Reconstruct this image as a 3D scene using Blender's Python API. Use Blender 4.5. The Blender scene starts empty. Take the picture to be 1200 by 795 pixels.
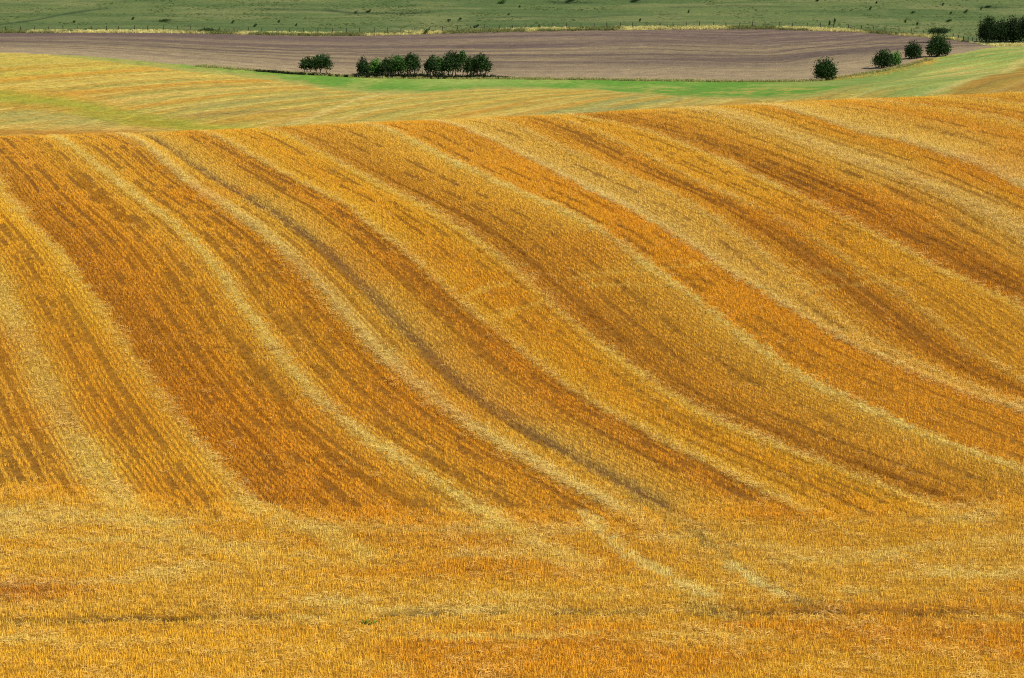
import bpy, math, random
import numpy as np

# ------------------------------------------------------------------ camera, sky, sun, exposure
scene = bpy.context.scene
COL = scene.collection
F = 2400.0                       # focal length in pixels of a 1200 px wide picture (72 mm on full frame)
PITCH = math.atan(477.5 / F)     # the lens looks a little down into the valley
CAMZ = 40.0
cam_data = bpy.data.cameras.new('camera')
cam_data.sensor_width = 36.0
cam_data.lens = 36.0 * F / 1200.0
cam_data.clip_start = 0.5
cam_data.clip_end = 9000.0
cam = bpy.data.objects.new('camera', cam_data)
COL.objects.link(cam)
cam.location = (0, 0, CAMZ)
cam.rotation_euler = (math.pi / 2 - PITCH, 0, 0)
scene.camera = cam

SUN_EL, SUN_AZ = math.radians(43), math.radians(125)     # azimuth from +Y towards +X: high on the right
world = bpy.data.worlds.new('World')
scene.world = world
world.use_nodes = True
wn = world.node_tree
bg = wn.nodes['Background']
sky = wn.nodes.new('ShaderNodeTexSky')
sky.sky_type = 'NISHITA'
sky.sun_disc = False
sky.sun_elevation = SUN_EL
sky.sun_rotation = SUN_AZ
sky.dust_density = 1.5
wn.links.new(sky.outputs[0], bg.inputs[0])
bg.inputs[1].default_value = 0.085
sd = bpy.data.lights.new('sun', 'SUN')
sd.energy = 4.2
sd.angle = math.radians(0.53)
sd.color = (1.0, 0.945, 0.86)
sun = bpy.data.objects.new('sun', sd)
COL.objects.link(sun)
sun.rotation_euler = (math.pi / 2 - SUN_EL, 0, math.pi - SUN_AZ)
sun.location = (60, 60, 90)
scene.view_settings.view_transform = 'Standard'
scene.view_settings.look = 'None'
scene.view_settings.gamma = 1.0
scene.view_settings.exposure = 0.24
scene.view_settings.use_curve_mapping = False
scene.cycles.use_denoising = False
scene.cycles.filter_width = 1.05
scene.cycles.max_bounces = 6
scene.cycles.diffuse_bounces = 3
scene.cycles.transmission_bounces = 4

# ------------------------------------------------------------------ the lie of the land
cp,sp=math.cos(PITCH),math.sin(PITCH)
def ray(px,py):
    px=np.asarray(px,float);py=np.asarray(py,float)
    a=(px-600)/F; b=-(py-397.5)/F
    dy=cp+b*sp; dz=-sp+b*cp
    return a/dy, dz/dy          # x and z per metre of y
def at_depth(px,py,Y):
    rx,rz=ray(px,py); return np.stack([rx*Y,np.asarray(Y)+0*rx,CAMZ+rz*Y],-1)
CX=np.array([-500,-200,0,200,400,600,800,1000,1200,1400,1700.]); CYc=np.array([172,167,162,157,147,138,128,118,110,106,104.])
T=[0,.05,.12,.214,.34,.47,.675,.8,.897,1.]; D=[176,160,143,126,114,104,85,74.5,66,58]
P=[]
for c in CX:
    cy=np.interp(c,CX,CYc)
    for t,d in zip(T,D): P.append(at_depth(c,cy+t*(795-cy),d))
# near slope toward the camera
for x in (-60,-20,20,60): P+= [np.array([x*.8,40,CAMZ-17.0]),np.array([x*.6,20,CAMZ-9.5]),np.array([x*.6,0,CAMZ-1.7]),np.array([x*.6,-40,CAMZ+3])]
# hidden back of the hill
for i,(c,z1,z2) in enumerate([(-500,-21.5,-31),(0,-21,-30.5),(300,-20.5,-29),(600,-20,-27.5),(900,-19,-26.5),(1200,-17.8,-24.5),(1700,-17,-24)]):
    P.append(np.array([(c-600)/F*200,200,CAMZ+z1])); P.append(np.array([(c-600)/F*255,255,CAMZ+z2]))
FAR=[(-500,[(160,345),(120,405),(66,500),(39,620),(0,735)]),
 (0,[(158,345),(120,405),(63,500),(38,620),(0,730)]),
 (200,[(153,345),(110,415),(76,490),(38,622),(0,730)]),
 (400,[(144,345),(105,440),(89,490),(42,625),(0,730)]),
 (600,[(134,340),(105,440),(91,495),(37,630),(0,735)]),
 (800,[(124,335),(105,430),(95,490),(34,640),(0,735)]),
 (1000,[(114,325),(100,420),(90,485),(37,640),(0,730)]),
 (1200,[(107,310),(85,410),(60,530),(50,610),(0,730)]),
 (1700,[(100,310),(80,410),(58,530),(45,620),(0,730)])]
for c,l in FAR:
    for py,d in l: P.append(at_depth(c,py,d))
for x in (-300,-100,100,300): P+=[np.array([x,900,CAMZ+2.+abs(x)*.01]),np.array([x*1.3,1200,CAMZ+26.])]
P=np.array(P)
SC=100.0
def _phi(r2): return .5*r2*np.log(r2+1e-9)
A=P[:,:2]/SC; NP=len(A)
K=_phi(((A[:,None]-A[None])**2).sum(-1))+np.eye(NP)*2e-3
Q=np.hstack([np.ones((NP,1)),A]); M=np.block([[K,Q],[Q.T,np.zeros((3,3))]])
WT=np.linalg.solve(M,np.r_[P[:,2],0,0,0])
def height(x,y):
    x=np.asarray(x,float);y=np.asarray(y,float);sh=x.shape
    X=np.stack([x.ravel(),y.ravel()],-1)/SC; out=np.empty(len(X))
    for i in range(0,len(X),40000):
        c=X[i:i+40000]; r2=((c[:,None,0]-A[None,:,0])**2+(c[:,None,1]-A[None,:,1])**2)
        out[i:i+40000]=_phi(r2)@WT[:NP]+WT[NP]+c@WT[NP+1:]
    return out.reshape(sh)
def hit(pts,y0=50,y1=1000,steps=1900):
    out=[]
    Y=np.linspace(y0,y1,steps)
    for px,py in pts:
        rx,rz=ray(px,py); d=CAMZ+rz*Y-height(rx*Y,Y)
        k=np.where(d<0)[0]
        if len(k)==0: out.append((np.nan,)*3); continue
        k=k[0]
        yy=Y[k] if k==0 else Y[k-1]+(Y[k]-Y[k-1])*d[k-1]/(d[k-1]-d[k])
        out.append((float(rx*yy),float(yy),float(CAMZ+rz*yy)))
    return np.array(out)

def lin(c):
    c = np.asarray(c, float) / 255.0
    return np.where(c <= 0.04045, c / 12.92, ((c + 0.055) / 1.055) ** 2.4)

def _h(ix, iy, s):
    n = (ix * 374761393 + iy * 668265263 + s * 974711) & 0x7fffffff
    n = ((n ^ (n >> 13)) * 1274126177) & 0x7fffffff
    return ((n ^ (n >> 16)) & 0xffff) / 65535.0

def noise(x, y, s=0):                                   # smooth value noise 0..1
    x = np.asarray(x, float); y = np.asarray(y, float)
    ix = np.floor(x).astype(np.int64); iy = np.floor(y).astype(np.int64)
    fx = x - ix; fy = y - iy
    fx = fx * fx * (3 - 2 * fx); fy = fy * fy * (3 - 2 * fy)
    a = _h(ix, iy, s); b = _h(ix + 1, iy, s); c = _h(ix, iy + 1, s); d = _h(ix + 1, iy + 1, s)
    return (a * (1 - fx) + b * fx) * (1 - fy) + (c * (1 - fx) + d * fx) * fy

def fbm(x, y, s=0, o=3):
    r = 0; a = 1; t = 0
    for i in range(o):
        r = r + a * noise(x * 2 ** i, y * 2 ** i, s + i * 17); t += a; a *= .55
    return r / t

def sstep(a, b, x):
    t = np.clip((x - a) / (b - a), 0, 1)
    return t * t * (3 - 2 * t)

def mix(a, b, t):
    return a + (b - a) * np.asarray(t)[..., None]

# ------------------------------------------------------------------ combine swaths of the near field (traced, laid on the land)
SW = [
 [(0,337),(20,367),(27,407),(67,467),(110,533),(133,580)],
 [(0,215),(50,275),(100,340),(150,410),(200,475),(250,545),(290,590)],
 [(77,167),(110,187),(180,238),(223,293),(267,343),(317,393),(383,467),(403,483),(560,597)],
 [(180,177),(277,243),(300,273),(350,320),(397,367),(440,407),(500,460),(550,497),(617,530),(683,580)],
 [(173,163),(233,190),(287,227),(333,270),(397,320),(493,403),(567,463),(617,497),(700,550),(733,577)],
 [(410,243),(460,280),(500,320),(540,357),(600,403),(667,450),(733,493),(797,527),(867,560),(910,587)],
 [(333,160),(400,187),(460,220),(517,257),(560,293),(607,330),(640,357),(690,398),(733,420),(800,463),(867,497),(933,530),(1000,560),(1067,587)],
 [(443,153),(510,170),(577,203),(633,237),(690,273),(733,307),(797,347),(873,400),(950,433),(1007,460),(1083,497),(1167,543),(1197,560)],
 [(567,160),(617,183),(700,223),(760,263),(800,285),(840,307),(880,337),(1000,400),(1083,437),(1133,460),(1197,483)],
 [(600,150),(645,163),(721,200),(763,221),(826,251),(872,281)],
 [(741,175),(796,198),(842,226),(933,270),(987,300),(1050,340)],
 [(687,140),(756,155),(801,170),(867,197),(940,233),(1000,263),(1067,297),(1133,330),(1193,357)],
 [(917,157),(1033,197),(1133,243),(1197,273)],
 [(1000,153),(1067,167),(1133,190),(1197,220)],
 [(1040,120),(1117,130),(1197,143)],
]
YS = np.arange(30.0, 215.0, 1.0)
XK = []
for k, poly in enumerate(SW):
    h = hit(poly, 50, 195, 600); h = h[~np.isnan(h[:, 0])]
    o = np.argsort(h[:, 1]); yy, xx = h[o, 1], h[o, 0]
    c = np.polyfit(yy, xx, 1 if k != 14 else 1)
    sl = -0.40 if k < 9 else -0.33
    pc = np.polyfit(yy, xx, 1 if k == 14 else 2 if len(yy) < 7 else 3)
    xx = np.polyval(pc, yy) if k != 14 else xx
    yd = np.linspace(yy[0], yy[-1], 60); xd = np.polyval(pc, yd); X = np.interp(YS, yd, xd); xx = xd; yy = yd
    X = np.where(YS < yy[0], xx[0] + (YS - yy[0]) * sl, X)
    X = np.where(YS > yy[-1], xx[-1] + (YS - yy[-1]) * sl, X)
    ker = np.hanning(9); ker /= ker.sum()
    X = np.convolve(np.pad(X, 4, mode='reflect', reflect_type='odd'), ker, mode='valid')
    XK.append(X)
for i in range(7): XK.insert(0, XK[0] - 7.0)                # the field goes on to both sides
for i in range(9): XK.append(XK[-1] + 7.0)
XK = np.array(XK)
for k in range(1, len(XK)): XK[k] = np.maximum(XK[k], XK[k - 1] + 1.1)
U0 = -7.0

def swath_u(x, y):
    x = np.asarray(x, float); y = np.asarray(y, float)
    f = np.clip((y - YS[0]) / 1.0, 0, len(YS) - 1.001); i = f.astype(int); f = f - i
    xk = XK[:, i] * (1 - f) + XK[:, i + 1] * f               # K x N
    k = np.clip((x[None] >= xk).sum(0) - 1, 0, len(XK) - 2)
    n = np.arange(len(x))
    a, b = xk[k, n], xk[k + 1, n]
    return U0 + k + np.clip((x - a) / (b - a), 0, .9999), (b - a)

RAMP = [(-1,(214,168,82)),(-.88,(192,138,52)),(-.5,(184,124,38)),(-.25,(188,126,40)),(-.15,(203,155,70)),(0,(214,168,82)),(.15,(196,146,56)),(.3,(192,128,34)),
 (.6,(194,130,33)),(.8,(205,145,44)),(.93,(222,166,62)),(1.0,(226,174,78)),(1.05,(196,132,38)),(1.09,(150,84,16)),(1.2,(155,89,18)),(1.32,(174,104,22)),
 (1.6,(183,115,27)),(1.85,(190,130,42)),(1.93,(206,156,66)),(2.0,(230,190,106)),(2.07,(210,160,72)),(2.14,(190,130,40)),(2.5,(187,121,31)),(2.8,(186,116,23)),
 (2.88,(190,130,34)),(2.93,(160,120,62)),(3.0,(212,168,94)),(3.2,(208,166,94)),(3.4,(200,142,52)),(3.72,(194,137,46)),(3.9,(160,118,58)),(4.0,(128,94,52)),
 (4.06,(150,112,60)),(4.2,(186,134,58)),(4.45,(185,127,41)),(4.7,(172,104,24)),(4.91,(168,101,23)),(5.0,(216,168,82)),(5.1,(195,140,45)),(5.5,(194,127,29)),
 (5.85,(200,140,40)),(5.95,(228,178,80)),(6.0,(222,172,78)),(6.05,(164,104,34)),(6.2,(161,99,27)),(6.5,(177,117,35)),(6.8,(186,130,46)),(6.92,(195,145,60)),
 (7.0,(230,192,110)),(7.06,(205,155,70)),(7.12,(189,120,28)),(7.5,(190,122,30)),(7.92,(195,124,30)),(7.97,(168,118,60)),(8.0,(222,182,114)),(8.25,(196,148,76)),
 (8.8,(193,140,60)),(9.0,(206,156,74)),(9.15,(186,125,40)),(9.5,(164,97,23)),(9.85,(174,109,27)),(10,(206,153,66)),(10.15,(190,128,36)),(10.8,(200,138,40)),
 (10.95,(226,172,72)),(11.0,(226,178,86)),(11.06,(168,100,25)),(11.25,(150,85,17)),(11.35,(164,97,23)),(11.6,(187,125,39)),(11.85,(190,140,62)),(12,(206,159,86)),
 (12.2,(196,150,80)),(12.5,(188,128,40)),(12.85,(186,117,27)),(12.95,(178,138,80)),(13,(204,162,94)),(13.3,(190,140,66)),(13.7,(178,110,27)),(14,(214,160,66)),
 (14.1,(178,110,30)),(14.6,(188,126,39)),(15,(214,165,72))]
RU = np.array([r[0] for r in RAMP], float); RC = lin([r[1] for r in RAMP])
STRAWY = {-1: .1, 0: .13, 1: .05, 2: .07, 3: .2, 5: .06, 6: .05, 7: .06, 8: .1, 9: .08, 10: .06, 11: .06, 12: .15, 13: .1, 14: .08}
LINES = [-.72,-.55,-.4,.38,.52,.66,1.28,1.45,1.62,1.78,2.25,2.42,2.62,2.74,3.97,4.6,4.78,5.45,5.7,6.4,6.62,7.2,7.45,8.55,9.62,9.66,10.4,10.7,11.2,11.32,11.7,12.45,12.7,13.4,13.6,14.2,14.5]

# headland edge and the furrow between the two cuts nearest the camera
def curveY(poly, y0, y1):                                 # a traced line as Y over x
    h = hit(poly, y0, y1, 1200); h = h[~np.isnan(h[:, 0])]
    o = np.argsort(h[:, 0]); return h[o, 0], h[o, 1]
HEAD = curveY([(-40,572),(60,575),(130,582),(310,600),(545,606),(700,607),(800,600),(920,592),(1060,592),(1240,590)], 50, 195)
FURR = curveY([(-60,739),(200,734),(400,731),(600,728),(900,728),(1260,731)], 50, 195)
def polyline_d(x, y, poly):                               # distance to a polyline on the ground
    d = np.full(x.shape, 1e9)
    for (ax, ay), (bx, by) in zip(poly[:-1], poly[1:]):
        t = np.clip(((x - ax) * (bx - ax) + (y - ay) * (by - ay)) / ((bx - ax) ** 2 + (by - ay) ** 2), 0, 1)
        d = np.minimum(d, np.hypot(x - ax - t * (bx - ax), y - ay - t * (by - ay)))
    return d
def trace(poly, y0=50, y1=195): return [(p[0], p[1]) for p in hit(poly, y0, y1, 1200)]
MARKS = [
 (trace([(286,586),(340,612),(400,632),(436,652)]), .75, (224,182,96), .65),
 (trace([(555,600),(600,622),(655,652),(690,662)]), 1.0, (226,186,104), .6),
 (trace([(133,580),(160,600),(205,622),(292,655)]), .6, (222,180,96), .6),
 (trace([(-30,628),(120,633),(260,640),(440,664)]), .5, (220,178,96), .45),
 (trace([(860,640),(990,650),(1090,640),(1210,628)]), .7, (220,180,104), .5),
 # (line, half width m, colour, amount): tyre hooks, pale cut tracks and wheelings
 (trace([(683,600),(705,622),(733,648),(783,675),(835,700)]), .33, (232,196,124), .95),
 (trace([(733,577),(770,598),(800,615),(843,648),(893,685),(943,708)]), .34, (132,104,62), .9),
 (trace([(850,655),(893,688),(920,700)]), .22, (232,200,130), .9),
 (trace([(808,700),(830,715),(860,726)]), .6, (150,122,70), .85),
 (trace([(548,347),(575,336),(606,331)]), .35, (222,172,76), .95),
 (trace([(576,374),(610,362),(644,353)]), .35, (222,172,76), .6),
 (trace([(585,272),(612,266),(640,257)]), .3, (150,95,30), .9),
 (trace([(672,326),(720,319),(770,320)]), .3, (216,166,76), .9),
 (trace([(690,337),(730,333),(775,336)]), .25, (214,166,76), .85),
 (trace([(776,315),(830,310),(880,318)]), .3, (212,160,66), .85),
 (trace([(150,409),(240,407),(330,410),(480,409),(560,404)]), .18, (140,84,22), .85),
 (trace([(445,402),(500,398),(570,402)]), .22, (150,90,22), .85),
 (trace([(845,285),(890,284),(935,286)]), .3, (150,96,30), .75),
 (trace([(840,318),(920,316),(1010,322)]), .3, (206,160,80), .7),
 (trace([(905,335),(960,338),(1060,326)]), .3, (206,160,76), .7),
 (trace([(100,188),(150,189),(165,187)]), .25, (160,105,34), .5),
]
def near_colour(x, y):
    x = np.asarray(x, float); y = np.asarray(y, float)
    u, wid = swath_u(x, y)
    v = (y + x * .4)                                       # along the swath
    uw = u * 7
    j = (fbm(uw * 1.1, v * .22, 3) - .5) * .09 + (noise(uw * 6, v * 1.6, 5) - .5) * .05
    uu = u + j
    uu = np.where(uu > 15, (uu - 15) % 9 + 6, np.where(uu < -1, (uu + 1) % 2 - 1, uu))
    kk = np.round(uu); du = uu - kk; ur = kk + du * (1 + .6 * np.exp(-(du / .16) ** 2)) * (np.abs(kk - 4) > .1) + du * (np.abs(kk - 4) <= .1)
    c = np.stack([np.interp(ur, RU, RC[:, i]) for i in range(3)], -1)
    # loose straw of the windrows: broken, speckled
    k = np.round(uu); sw = np.array([STRAWY.get(int(q), .06) for q in range(-1, 16)])[np.clip(k.astype(int) + 1, 0, 16)]
    straw = np.exp(-((uu - k) / (sw * .72)) ** 2) * (np.abs(k - 4) > .1)
    # thin gaps between drill rows and wheel marks, their shadow darkened into the colour
    ln = np.zeros_like(x); lw = np.zeros_like(x)
    for q in LINES:
        d = np.abs(u - q + (fbm(v * .05, uw * 0 + q * 9, 40) - .5) * .04) * wid
        ln = np.maximum(ln, (1 - sstep(.06, .26, d)) * (g_ := sstep(.40, .54, fbm(v * .5, uw * 0 + q * 13, 31)))); lw = np.maximum(lw, (1 - sstep(.10, .22, d)) * g_)
    c = mix(c, c * np.array([.50, .42, .36]), ln * .8)
    # soft mottling along the swath
    m = fbm(uw * .8, v * .12, 11) - .5; c = c * (1 + .25 * m)[..., None]
    c = mix(c, lin([182, 104, 16]), sstep(.58, .8, fbm(x * .09, y * .09, 77)) * .35)
    # headland: cut round the field, so streaks run across
    yh = np.interp(x, *HEAD); yf = np.interp(x, *FURR)
    hb = sstep(2.2, -1.6, y - yh + (fbm(x * .25, y * .25, 21) - .5) * 5)
    n1 = fbm(x * .16, y * .55, 51); n2 = fbm(x * .5 + 9, y * 1.5, 61); n3 = fbm(x * .09, y * .16, 71)
    hc = np.broadcast_to(lin([196, 139, 48]), c.shape)
    hc = mix(hc, lin([220, 178, 98]), sstep(.48, .78, n1 * .6 + n2 * .4))
    hc = mix(hc, lin([184, 114, 22]), sstep(.50, .72, n3 * .7 + (1 - n1) * .3) * .8)
    hc = mix(hc, lin([156, 84, 14]), sstep(5, 0, np.hypot((x + 18) / 1.0, (y - 71) / .8)) * .95)
    hc = mix(hc, lin([172, 96, 18]), sstep(4.5, 0, np.hypot((x - 12) / 2.0, (y - 67.2) / .35)) * .55)
    hc = mix(hc, c, .3 * sstep(-14, 0, y - yh))
    c = mix(c, hc, hb); straw = straw * (1 - .75 * hb) + hb * sstep(.55, .8, n1 * .6 + n2 * .4) * .8
    # strip nearest the camera
    fb = sstep(.1, -.3, y - yf)
    fc = np.broadcast_to(lin([204, 142, 42]), c.shape)
    fc = mix(fc, lin([192, 122, 28]), sstep(.45, .7, n3))
    fc = mix(fc, lin([224, 182, 98]), np.exp(-((yf - y - 2.1 + (fbm(x * .2, x * 0, 8) - .5) * 1.2) / .42) ** 2) * sstep(.38, .62, fbm(x * .3, y * .3, 93)) * .85)
    fc = mix(fc, lin([212, 158, 62]), sstep(.5, .75, n2) * .5)
    c = mix(c, fc, fb)
    # the dark furrow itself, broken
    fd = np.exp(-((y - yf - 1.3 + (noise(x * .8, x * 0, 4) - .5) * .3) / .32) ** 4) * sstep(.36, .56, fbm(x * 1.1, y * .8, 101) + .03) * .85
    for pl, hw, colr, amt in MARKS:
        d = polyline_d(x, y, pl) + (noise(x * 1.7, y * 1.7, 9) - .5) * hw * 1.4
        w = (1 - sstep(hw * .4, hw * 1.2, d)) * amt * (.55 + .45 * noise(x * .9, y * .9, 15))
        c = mix(c, lin(colr), w)
    c = np.clip(mix(mix(c, lin([206, 146, 48]), .2 * (1 - .85 * np.clip(straw, 0, 1))), lin([222, 172, 80]), sstep(138, 172, y) * .12) * np.array([1.15, 1.53, 1.45]), 0, 2)  # crest sheen seen at grazing view, put into the colour as paler gold
    tk = np.exp(-(np.abs(u - 4) * wid / (.15 + .08 * fbm(v * .2, uw * 0, 66))) ** 2) * (.75 + .25 * noise(v * .8, uw, 12)) * (1 - .6 * hb)
    c = mix(c, lin([152, 116, 74]), tk * .7)
    c = mix(c, lin([62, 40, 22]), fd * .95)
    bare = np.clip(tk * .6 + fd + lw * (1 - hb) + ln * .6 * (1 - hb), 0, 1)
    return c, np.clip(straw, 0, 1), bare, fb, hb

def near_height(x, y, straw, bare, u_ln=None):
    yf = np.interp(x, *FURR)
    return .035 * straw - .04 * bare - .06 * np.exp(-((y - yf - 1.5) / .55) ** 2) + (fbm(x * .35, y * .35, 201) - .5) * .16

# ------------------------------------------------------------------ mesh and material helpers
def material(name, rough=.9, noise_scale=(8.0,), noise_amt=(.3,), bump=0.0, bump_scale=10.0, stretch=(1, 1, 1), instancer=False, translucent=0.0, attr='col', tint=1.0):
    m = bpy.data.materials.new(name); m.use_nodes = True
    nt = m.node_tree; L = nt.links.new
    b = nt.nodes['Principled BSDF']; b.inputs['Roughness'].default_value = rough
    b.inputs['Specular IOR Level'].default_value = .15
    at = nt.nodes.new('ShaderNodeAttribute'); at.attribute_name = attr
    at.attribute_type = 'INSTANCER' if instancer else 'GEOMETRY'
    cur = at.outputs['Color']
    geo = nt.nodes.new('ShaderNodeNewGeometry')
    mp = nt.nodes.new('ShaderNodeMapping'); mp.inputs['Scale'].default_value = stretch
    L(geo.outputs['Position'], mp.inputs['Vector'])
    if instancer:
        sh = nt.nodes.new('ShaderNodeAttribute'); sh.attribute_name = 'shade'
        mu = nt.nodes.new('ShaderNodeMix'); mu.data_type = 'RGBA'; mu.blend_type = 'MULTIPLY'; mu.inputs[0].default_value = 1
        L(cur, mu.inputs[6]); L(sh.outputs['Color'], mu.inputs[7]); cur = mu.outputs[2]
    for s, a in zip(noise_scale, noise_amt):
        n = nt.nodes.new('ShaderNodeTexNoise'); n.inputs['Scale'].default_value = s; n.inputs['Detail'].default_value = 3
        L(mp.outputs[0], n.inputs['Vector'])
        mr = nt.nodes.new('ShaderNodeMapRange'); mr.inputs[1].default_value = .25; mr.inputs[2].default_value = .75
        mr.inputs[3].default_value = 1 - a; mr.inputs[4].default_value = 1 + a
        L(n.outputs[0], mr.inputs[0])
        vm = nt.nodes.new('ShaderNodeVectorMath'); vm.operation = 'SCALE'
        L(cur, vm.inputs[0]); L(mr.outputs[0], vm.inputs['Scale']); cur = vm.outputs[0]
    L(cur, b.inputs['Base Color'])
    if bump:
        n = nt.nodes.new('ShaderNodeTexNoise'); n.inputs['Scale'].default_value = bump_scale; n.inputs['Detail'].default_value = 4
        L(mp.outputs[0], n.inputs['Vector'])
        bp = nt.nodes.new('ShaderNodeBump'); bp.inputs['Strength'].default_value = 1; bp.inputs['Distance'].default_value = bump
        L(n.outputs[0], bp.inputs['Height']); L(bp.outputs[0], b.inputs['Normal'])
    if translucent:
        out = nt.nodes['Material Output']; tr = nt.nodes.new('ShaderNodeBsdfTranslucent'); ms = nt.nodes.new('ShaderNodeMixShader')
        ms.inputs[0].default_value = translucent
        L(cur, tr.inputs['Color']); L(b.outputs[0], ms.inputs[1]); L(tr.outputs[0], ms.inputs[2]); L(ms.outputs[0], out.inputs['Surface'])
    return m

def mesh_np(name, V, Fq, mat, col=None, smooth=False, attr='col'):
    V = np.asarray(V, np.float32); Fq = np.asarray(Fq, np.int32); k = Fq.shape[1]
    me = bpy.data.meshes.new(name)
    me.vertices.add(len(V)); me.vertices.foreach_set('co', V.ravel())
    me.loops.add(Fq.size); me.loops.foreach_set('vertex_index', Fq.ravel())
    me.polygons.add(len(Fq)); me.polygons.foreach_set('loop_start', np.arange(0, Fq.size, k, dtype=np.int32))
    me.update(calc_edges=True)
    if smooth: me.polygons.foreach_set('use_smooth', np.ones(len(Fq), bool))
    if col is not None:
        a = me.attributes.new(attr, 'FLOAT_COLOR', 'POINT')
        c4 = np.ones((len(V), 4), np.float32); c4[:, :3] = col; a.data.foreach_set('color', c4.ravel())
    if mat: me.materials.append(mat)
    return me

def add(name, me, parent=None, label=None, cat=None, group=None, kind=None, loc=None):
    o = bpy.data.objects.new(name, me); COL.objects.link(o)
    if parent: o.parent = parent
    if loc is not None: o.location = loc
    if label: o['label'] = label
    if cat: o['category'] = cat
    if group: o['group'] = group
    if kind: o['kind'] = kind
    return o

def grid(xs, ys):
    X, Y = np.meshgrid(xs, ys); nx, ny = len(xs), len(ys)
    i = np.arange(nx * ny).reshape(ny, nx)
    q = np.stack([i[:-1, :-1], i[:-1, 1:], i[1:, 1:], i[1:, :-1]], -1).reshape(-1, 4)
    return X.ravel(), Y.ravel(), q

rng = np.random.default_rng(7)
def tame(c, top=.9):                                       # keep albedo below white without shifting its hue
    m = c.max(-1, keepdims=True); return c * np.where(m > top, top / m, 1)

# ------------------------------------------------------------------ near field
ILL = 1.0
M_near = material('golden_stubble_ground', noise_scale=(3.5, 12.0, 34.0), noise_amt=(.2, .4, .4), bump=.07, bump_scale=14)
x, y, q = grid(np.arange(-72, 72.01, .36), np.arange(42, 200.01, .36))
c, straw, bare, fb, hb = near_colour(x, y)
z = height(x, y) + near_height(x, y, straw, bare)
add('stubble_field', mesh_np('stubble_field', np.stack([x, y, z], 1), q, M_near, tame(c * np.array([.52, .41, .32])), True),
    label='large golden stubble field with curved combine swaths over the near hill', cat='field', kind='structure')

# ------------------------------------------------------------------ far land: valley floor, ploughed field, verge, pasture
B1 = curveY([(-150,66),(0,62),(100,66),(200,75),(300,83),(400,89.5),(450,91.5),(590,92.5),(700,93.5),(800,95),(900,96),(960,95),(1000,89),(1040,82),(1075,74),(1100,67),(1130,62),(1168,55.5),(1400,52)], 230, 1000)
B2 = curveY([(-150,39),(0,39),(200,39),(420,42),(500,40),(600,37.5),(750,35),(900,34.5),(1000,37.5),(1080,43.5),(1130,48.5),(1168,54.5),(1300,50)], 230, 1000)
GS = curveY([(60,64),(95,67.5),(150,73.5),(200,79.5),(250,85.5),(300,90.5),(350,97),(380,103),(430,108),(500,109),(560,104),(620,103.5),(700,105),(760,111),(800,114.5),(840,115),(890,117),(930,116),(960,112),(1000,103),(1050,94),(1090,78)], 230, 1000)
def fY(c, x): return np.interp(x, c[0], c[1])
STR = [  # stripes of the far stubble: (traced line, half width in m of depth, colour, amount)
 ([(-80,86),(0,83),(60,79),(140,74)], 7, (196,152,44), .8), ([(-60,76),(0,73),(90,70)], 6, (204,176,66), .8),
 ([(-60,98),(0,94),(80,89),(200,79),(260,80)], 8, (206,152,44), .85), ([(-60,92),(0,89),(80,84),(170,76)], 5, (196,184,72), .8),
 ([(0,103),(80,99),(200,89),(300,90)], 7, (214,182,84), .8), ([(60,112),(150,105),(240,97),(330,94)], 7, (206,146,44), .85),
 ([(0,107),(80,113),(140,122)], 7, (216,158,56), .7), ([(120,120),(220,110),(330,100)], 6, (216,182,92), .8), ([(140,128),(230,118),(330,104),(370,103)], 6, (200,148,52), .8),
 ([(-60,106),(0,112),(60,119),(120,129),(180,142),(250,151),(290,152)], 9, (158,160,40), .9), ([(0,122),(60,128),(130,138),(200,150)], 6, (196,146,40), .7),
 ([(0,137),(60,139),(130,143)], 10, (172,160,88), .7), ([(90,132),(170,146),(230,150)], 5, (150,158,44), .6), ([(-60,158),(0,157),(80,156),(170,155)], 7, (188,122,32), .9),
 ([(0,148),(90,149),(190,152)], 4, (206,168,84), .8),
 ([(230,126),(290,120),(370,110)], 8, (166,156,84), .8), ([(215,136),(300,131),(350,129)], 4, (150,124,66), .7), ([(250,142),(310,138),(370,134)], 7, (190,146,48), .8),
 ([(350,142),(385,130),(420,116),(450,110)], 9, (214,190,112), .8), ([(400,140),(440,128),(480,113)], 8, (196,176,96), .7), ([(440,144),(490,128),(520,112)], 6, (186,170,80), .8),
 ([(470,146),(540,128),(600,113),(660,105)], 7, (216,180,72), .8), ([(500,143),(590,126),(650,111),(700,106)], 5, (200,146,44), .8), ([(540,142),(630,126),(700,110)], 6, (220,184,88), .8),
 ([(600,137),(660,127),(720,112)], 5, (206,150,56), .7), ([(620,136),(690,128),(745,113)], 8, (160,160,92), .8), ([(680,133),(740,124),(800,116)], 6, (152,156,96), .7),
 ([(790,124),(830,119),(870,114)], 6, (196,172,92), .7), ([(800,126),(850,122),(900,119)], 4, (190,136,52), .6),
]
STRW = []
for pl, hw, colr, amt in STR:
    h = hit(pl, 230, 1000, 1200); h = h[~np.isnan(h[:, 0])]
    if len(h) > 1: STRW.append((h[np.argsort(h[:, 0])], hw, colr, amt))
WEDGE = curveY([(1085,115),(1110,107),(1130,99),(1160,88),(1200,73),(1260,58)], 230, 1000)
GOLDM = curveY([(970,93.5),(1000,90.5),(1040,84.5),(1075,76.5),(1092,69)], 230, 1000)

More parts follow.
